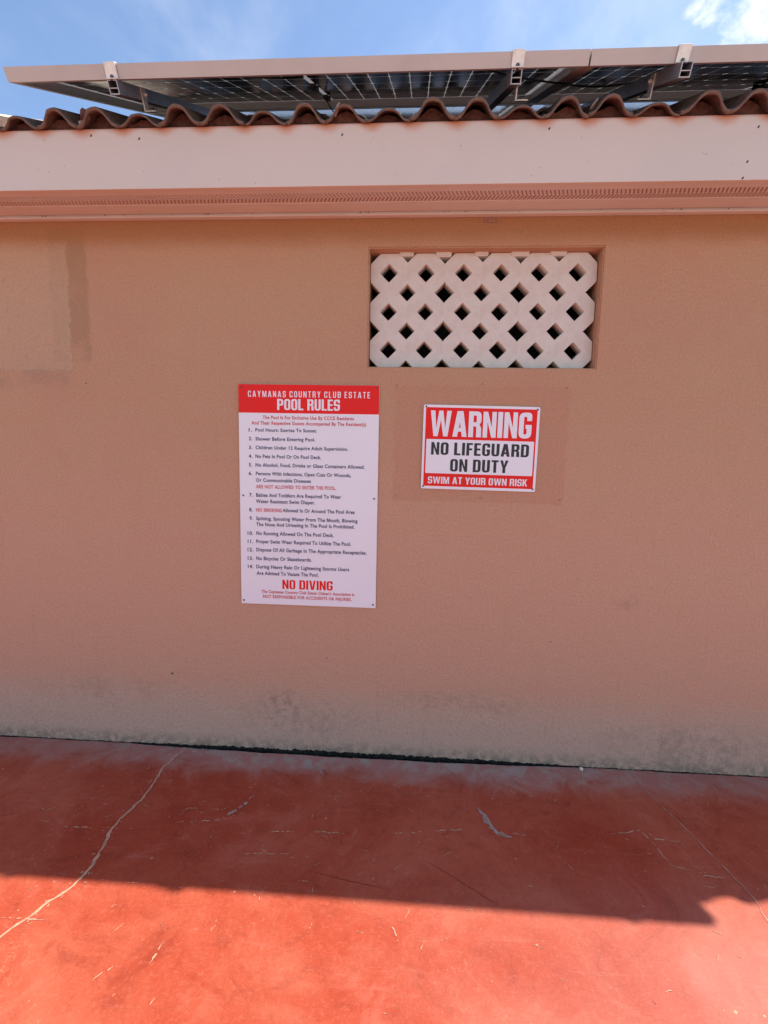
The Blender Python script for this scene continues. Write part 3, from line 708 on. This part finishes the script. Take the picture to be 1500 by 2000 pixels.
# heavy condensed capitals drawn as outlines: unit height, width w, upright stroke s, level stroke h
def rect(x0, z0, x1, z1): return [(x0, z0), (x1, z0), (x1, z1), (x0, z1)]
def glyph(c, s, w=.50):
    h = s * .82; R, r = .23, .11; a, b = R, r
    P = lambda pts, rad=0, *holes: (pts, rad, holes)
    if c in 'O0': return w, [(rect(0, 0, w, 1), R), (rect(s, h, w - s, 1 - h), r)]
    if c == 'D': return w, [(rect(0, 0, w, 1), [0, R, R, 0]), (rect(s, h, w - s, 1 - h), [0, r, r, 0])]
    if c == 'C': return w, [([(0, 0), (w, 0), (w, .36), (w - s, .36), (w - s, h), (s, h), (s, 1 - h), (w - s, 1 - h), (w - s, .64), (w, .64), (w, 1), (0, 1)], [R, R, 0, 0, r, r, r, r, 0, 0, R, R])]
    if c == 'G': return w, [([(0, 0), (w, 0), (w, .53), (w * .52, .53), (w * .52, .53 - h), (w - s, .53 - h), (w - s, h), (s, h), (s, 1 - h), (w - s, 1 - h), (w - s, .68), (w, .68), (w, 1), (0, 1)], [R, R, 0, 0, 0, 0, r, r, r, r, 0, 0, R, R])]
    if c == 'U': return w, [([(0, 0), (w, 0), (w, 1), (w - s, 1), (w - s, h), (s, h), (s, 1), (0, 1)], [R, R, 0, 0, r, r, 0, 0])]
    if c == 'S': return w, [([(0, 0), (w, 0), (w, .5 + h * .62), (s, .5 + h * .38), (s, 1 - h), (w - s, 1 - h), (w - s, .70), (w, .70), (w, 1), (0, 1), (0, .5 - h * .62), (w - s, .5 - h * .38), (w - s, h), (s, h), (s, .30), (0, .30)], [R, R, R, r, r, r, 0, 0, R, R, R, r, r, r, 0, 0])]
    if c == 'I': return s, [(rect(0, 0, s, 1), 0)]
    if c == 'L': return w * .82, [([(0, 0), (w * .82, 0), (w * .82, h), (s, h), (s, 1), (0, 1)], 0)]
    if c == 'E': v = w * .84; return v, [([(0, 0), (v, 0), (v, h), (s, h), (s, .5 - h * .45), (v * .93, .5 - h * .45), (v * .93, .5 + h * .55), (s, .5 + h * .55), (s, 1 - h), (v, 1 - h), (v, 1), (0, 1)], 0)]
    if c == 'F': v = w * .80; return v, [([(0, 0), (s, 0), (s, .5 - h * .5), (v * .93, .5 - h * .5), (v * .93, .5 + h * .5), (s, .5 + h * .5), (s, 1 - h), (v, 1 - h), (v, 1), (0, 1)], 0)]
    if c == 'T': v = w * .92; return v, [([(v / 2 - s / 2, 0), (v / 2 + s / 2, 0), (v / 2 + s / 2, 1 - h), (v, 1 - h), (v, 1), (0, 1), (0, 1 - h), (v / 2 - s / 2, 1 - h)], 0)]
    if c == 'N': t = s * .92; return w * 1.04, [([(0, 0), (t, 0), (t, .60), (w * 1.04 - t, 0), (w * 1.04, 0), (w * 1.04, 1), (w * 1.04 - t, 1), (w * 1.04 - t, .40), (t, 1), (0, 1)], 0)]
    if c == 'M': v = w * 1.36; t = s * .86; return v, [([(0, 0), (t, 0), (t, .70), (v / 2 - s * .42, 0), (v / 2 + s * .42, 0), (v - t, .70), (v - t, 0), (v, 0), (v, 1), (v - s * 1.25, 1), (v / 2, .36), (s * 1.25, 1), (0, 1)], 0)]
    if c == 'A':
        v = w * 1.14; k = v / 2 - s * .62; g0 = s + .20 * k; z0 = .20 + h * .95
        ap = z0 + (v / 2 - s - z0 * k) / k
        return v, [([(0, 0), (s, 0), (g0, .20), (v - g0, .20), (v - s, 0), (v, 0), (v / 2 + s * .62, 1), (v / 2 - s * .62, 1)], 0), ([(s + z0 * k, z0), (v - s - z0 * k, z0), (v / 2, ap)], 0)]
    if c == 'V': v = w * 1.1; return v, [([(0, 1), (s, 1), (v / 2, .26), (v - s, 1), (v, 1), (v / 2 + s * .62, 0), (v / 2 - s * .62, 0)], 0)]
    if c == 'W': v = w * 1.66; t = s * .94; return v, [([(0, 1), (t, 1), (.285 * v, .32), (.5 * v - t * .46, 1), (.5 * v + t * .46, 1), (.715 * v, .32), (v - t, 1), (v, 1), (.735 * v + t * .48, 0), (.735 * v - t * .48, 0), (.5 * v, .64), (.265 * v + t * .48, 0), (.265 * v - t * .48, 0)], 0)]
    if c == 'Y': v = w * 1.06; return v, [([(v / 2 - s / 2, 0), (v / 2 + s / 2, 0), (v / 2 + s / 2, .40), (v, 1), (v - s, 1), (v / 2, .62), (s, 1), (0, 1), (v / 2 - s / 2, .40)], 0)]
    if c == 'P': return w, [([(0, 0), (s, 0), (s, .40), (w, .40), (w, 1), (0, 1)], [0, 0, 0, R, R, 0]), (rect(s, .40 + h, w - s, 1 - h), [0, r, r, 0])]
    if c == 'R': return w * 1.02, [([(0, 0), (s, 0), (s, .42), (w - s, .42), (w - s, 0), (w * 1.02, 0), (w, .38), (w - s * .4, .49), (w, .60), (w, 1), (0, 1)], [0, 0, 0, .06, 0, 0, .08, .03, .08, R, 0]), (rect(s, .42 + h, w - s, 1 - h), [0, r, r, 0])]
    if c == 'B': return w, [([(0, 0), (w, 0), (w, .46), (w - s * .35, .515), (w, .57), (w, 1), (0, 1)], [0, R, .08, .02, .08, R, 0]), (rect(s, h, w - s, .5 - h * .4), [0, r, r, 0]), (rect(s, .5 + h * .6, w - s, 1 - h), [0, r, r, 0])]
    if c == 'K': v = w * 1.06; return v, [([(0, 0), (s, 0), (s, .30), (s * 1.35, .38), (v - s * 1.05, 0), (v, 0), (v * .60, .58), (v * .97, 1), (v - s * 1.2, 1), (s, .60), (s, 1), (0, 1)], 0)]
    return w * .45, []
def caps(body, x0, x1, zb, cap, mt, parent, y, stem=.15, gap=.1, w=.50):
    cu = bpy.data.curves.new('t', 'CURVE'); cu.dimensions = '2D'; cu.fill_mode = 'FRONT'; pen = 0
    for ch in body:
        adv, loops = glyph(ch, stem, w)
        for pts, rad in loops:
            L = fillet(pts, rad, 5) if rad else pts
            sp = cu.splines.new('POLY'); sp.points.add(len(L) - 1); sp.use_cyclic_u = True
            for q, (x, z) in zip(sp.points, L): q.co = (x + pen, z, 0, 1)
        pen += adv + gap * (1 if loops else .5)
    pen -= gap
    o = bpy.data.objects.new('t', cu); C.objects.link(o); me = bpy.data.meshes.new_from_object(o.evaluated_get(bpy.context.evaluated_depsgraph_get()))
    bpy.data.objects.remove(o); bpy.data.curves.remove(cu); me.materials.clear(); me.materials.append(mt)
    for v in me.vertices: v.co = (x0 + v.co.x / pen * (x1 - x0), y, zb + v.co.y * cap)
    return link('lettering', me, None, parent)

SX, SZ = -.4585, 1.2105                                         # centre of the pool rules board
s1 = tag(empty('pool_rules_sign', (SX, -.0035, SZ), (0, math.radians(.1), 0)), 'tall white pool rules board with a red heading and fourteen numbered lines', 'sign')
b = boxes('board', [(-.3085, .3085, -.0035, 0, -.4915, .4915)], M['white'], s1, .0008)
boxes('heading', [(-.3080, .3080, -.0040, -.0036, .3690, .4910)], M['red'], s1)
COL = {'w': M['white'], 'r': M['redink'], 'b': M['navy'], 'R': M['red']}
LINES = [
    ('CAYMANAS COUNTRY CLUB ESTATE', -0.7240, -0.1900, 1.6475, 0.0262, 'w'),
    ('POOL RULES', -0.5950, -0.3200, 1.5930, 0.0470, 'w'),
    ('The Pool Is For Exclusive Use By CCCE Residents', -0.6600, -0.2580, 1.5530, 0.0150, 'r'),
    ('And Their Respective Guests Accompanied By The Resident(s)', -0.7100, -0.2050, 1.5285, 0.0155, 'r'),
    ('1.', -0.7230, -0.7070, 1.4980, 0.0150, 'b'),
    ('Pool Hours: Sunrise To Sunset.', -0.6930, -0.4200, 1.4985, 0.0150, 'b'),
    ('2.', -0.7230, -0.7070, 1.4600, 0.0155, 'b'),
    ('Shower Before Entering Pool.', -0.6930, -0.4280, 1.4595, 0.0155, 'b'),
    ('3.', -0.7230, -0.7080, 1.4210, 0.0155, 'b'),
    ('Children Under 12 Require Adult Supervision.', -0.6930, -0.2830, 1.4215, 0.0155, 'b'),
    ('4.', -0.7240, -0.7080, 1.3830, 0.0160, 'b'),
    ('No Pets In Pool Or On Pool Deck.', -0.6940, -0.4010, 1.3830, 0.0160, 'b'),
    ('5.', -0.7240, -0.7090, 1.3450, 0.0160, 'b'),
    ('No Alcohol, Food, Drinks or Glass Containers Allowed.', -0.6940, -0.2090, 1.3450, 0.0160, 'b'),
    ('6.', -0.7250, -0.7090, 1.3070, 0.0160, 'b'),
    ('Persons With Infections, Open Cuts Or Wounds,', -0.6930, -0.2680, 1.3070, 0.0160, 'b'),
    ('Or Communicable Diseases', -0.6930, -0.4460, 1.2780, 0.0160, 'b'),
    ('ARE NOT ALLOWED TO ENTER THE POOL.', -0.6930, -0.3330, 1.2490, 0.0160, 'r'),
    ('7.', -0.7240, -0.7080, 1.2110, 0.0160, 'b'),
    ('Babies And Toddlers Are Required To Wear', -0.6930, -0.3110, 1.2110, 0.0165, 'b'),
    ('Water Resistant Swim Diaper.', -0.6940, -0.4270, 1.1830, 0.0165, 'b'),
    ('8.', -0.7250, -0.7100, 1.1440, 0.0165, 'b'),
    ('NO SMOKING', -0.6940, -0.5770, 1.1440, 0.0165, 'r'),
    ('Allowed In Or Around The Pool Area', -0.5730, -0.2500, 1.1450, 0.0165, 'b'),
    ('9.', -0.7240, -0.7100, 1.1060, 0.0165, 'b'),
    ('Spitting, Spouting Water From The Mouth, Blowing', -0.6940, -0.2370, 1.1060, 0.0165, 'b'),
    ('The Nose And Urinating In The Pool Is Prohibited.', -0.6940, -0.2500, 1.0790, 0.0165, 'b'),
    ('10.', -0.7340, -0.7090, 1.0375, 0.0170, 'b'),
    ('No Running Allowed On The Pool Deck.', -0.6940, -0.3430, 1.0385, 0.0170, 'b'),
    ('11.', -0.7340, -0.7100, 1.0000, 0.0170, 'b'),
    ('Proper Swim Wear Required To Utilize The Pool.', -0.6950, -0.2650, 1.0010, 0.0170, 'b'),
    ('12.', -0.7350, -0.7100, 0.9620, 0.0170, 'b'),
    ('Dispose Of All Garbage In The Appropriate Receptacles.', -0.6950, -0.1940, 0.9635, 0.0170, 'b'),
    ('13.', -0.7350, -0.7100, 0.9225, 0.0170, 'b'),
    ('No Bicycles Or Skateboards.', -0.6960, -0.4420, 0.9235, 0.0170, 'b'),
    ('14.', -0.7350, -0.7100, 0.8845, 0.0170, 'b'),
    ('During Heavy Rain Or Lightening Storms Users', -0.6960, -0.2720, 0.8850, 0.0170, 'b'),
    ('Are Advised To Vacate The Pool.', -0.6950, -0.4100, 0.8550, 0.0170, 'b'),
    ('NO DIVING', -0.5760, -0.3460, 0.7935, 0.0430, 'R'),
    ("The Caymanas Country Club Estate Citizen's Association is", -0.6730, -0.2470, 0.7715, 0.0145, 'r'),
    ('NOT RESPONSIBLE FOR ACCIDENTS OR INJURIES.', -0.6660, -0.2590, 0.7480, 0.0150, 'r')]
for body, x0, x1, zb, cap, cl in LINES:
    if cap > .024:
        caps(body, x0 - SX, x1 - SX, zb - SZ, cap, COL[cl], s1, -.0042, stem=.15 if body.startswith('CAY') else .175, gap=.26 if body.startswith('CAY') else .075); continue
    letters(body, x0 - SX, x1 - SX, zb - SZ, cap, COL[cl], s1, off=.026)
bm = bmesh.new(); disc(bm, 0, 0, 0, .0042, .0022, 8); sm = mesh_from(bm, 'screw'); sm.materials.append(M['screw'])
for x, z in ((-0.752, 1.688), (-0.162, 1.690), (-0.751, 1.216), (-0.165, 1.215), (-0.755, 0.735), (-0.162, 0.735)):
    link('screw', sm, None, s1, (x - SX, -.0040, z - SZ))

W2, H2 = .4905, .3590
s2 = tag(empty('warning_sign', (.2855, -.0030, 1.4420), (0, math.radians(.65), 0)), 'small red and white warning sign about no lifeguard, with black lettering', 'sign')
def rr(name, x0, x1, z0, z1, y0, y1, rad, mt):
    bm = bmesh.new(); L = fillet([(x0, z0), (x1, z0), (x1, z1), (x0, z1)], rad, 4)
    a = [bm.verts.new((x, y0, z)) for x, z in L]; b = [bm.verts.new((x, y1, z)) for x, z in L]; bm.faces.new(a); bm.faces.new(b[::-1])
    for k in range(len(L)): bm.faces.new((a[k], a[(k + 1) % len(L)], b[(k + 1) % len(L)], b[k]))
    return link(name, mesh_from(bm, name), mt, s2)
def uv(u, v): return (-W2 / 2 + u * W2, H2 / 2 - v * H2)
rr('board', -W2 / 2, W2 / 2, -H2 / 2, H2 / 2, -.0035, 0, .008, M['white'])
(x0, z1), (x1, z0) = uv(.020, .030), uv(.978, .967); rr('red_field', x0, x1, z0, z1, -.0040, -.0036, .003, M['red'])
(x0, z1), (x1, z0) = uv(.034, .405), uv(.965, .812); rr('white_field', x0, x1, z0, z1, -.0045, -.0041, .004, M['white'])
for body, u0_, u1_, v0, v1, cl, off, sp in (('WARNING', .063, .935, .068, .370, M['white'], .190, .060), ('NO LIFEGUARD', .078, .925, .440, .590, M['black'], .185, .09),
                                   ('ON DUTY', .250, .755, .635, .785, M['black'], .185, .09), ('SWIM AT YOUR OWN RISK', .060, .928, .852, .936, M['white'], .165, .09)):
    (xa, zt), (xb, zb) = uv(u0_, v0), uv(u1_, v1); caps(body, xa, xb, zb, zt - zb, cl, s2, -.0050, stem=off, gap=sp)
bm = bmesh.new(); disc(bm, 0, 0, 0, .0038, .0022, 8); sm2 = mesh_from(bm, 'screw'); sm2.materials.append(M['screw'])
for u, v in ((.022, .022), (.978, .030), (.020, .972), (.978, .968)):
    x, z = uv(u, v); link('screw', sm2, None, s2, (x, -.0041, z))
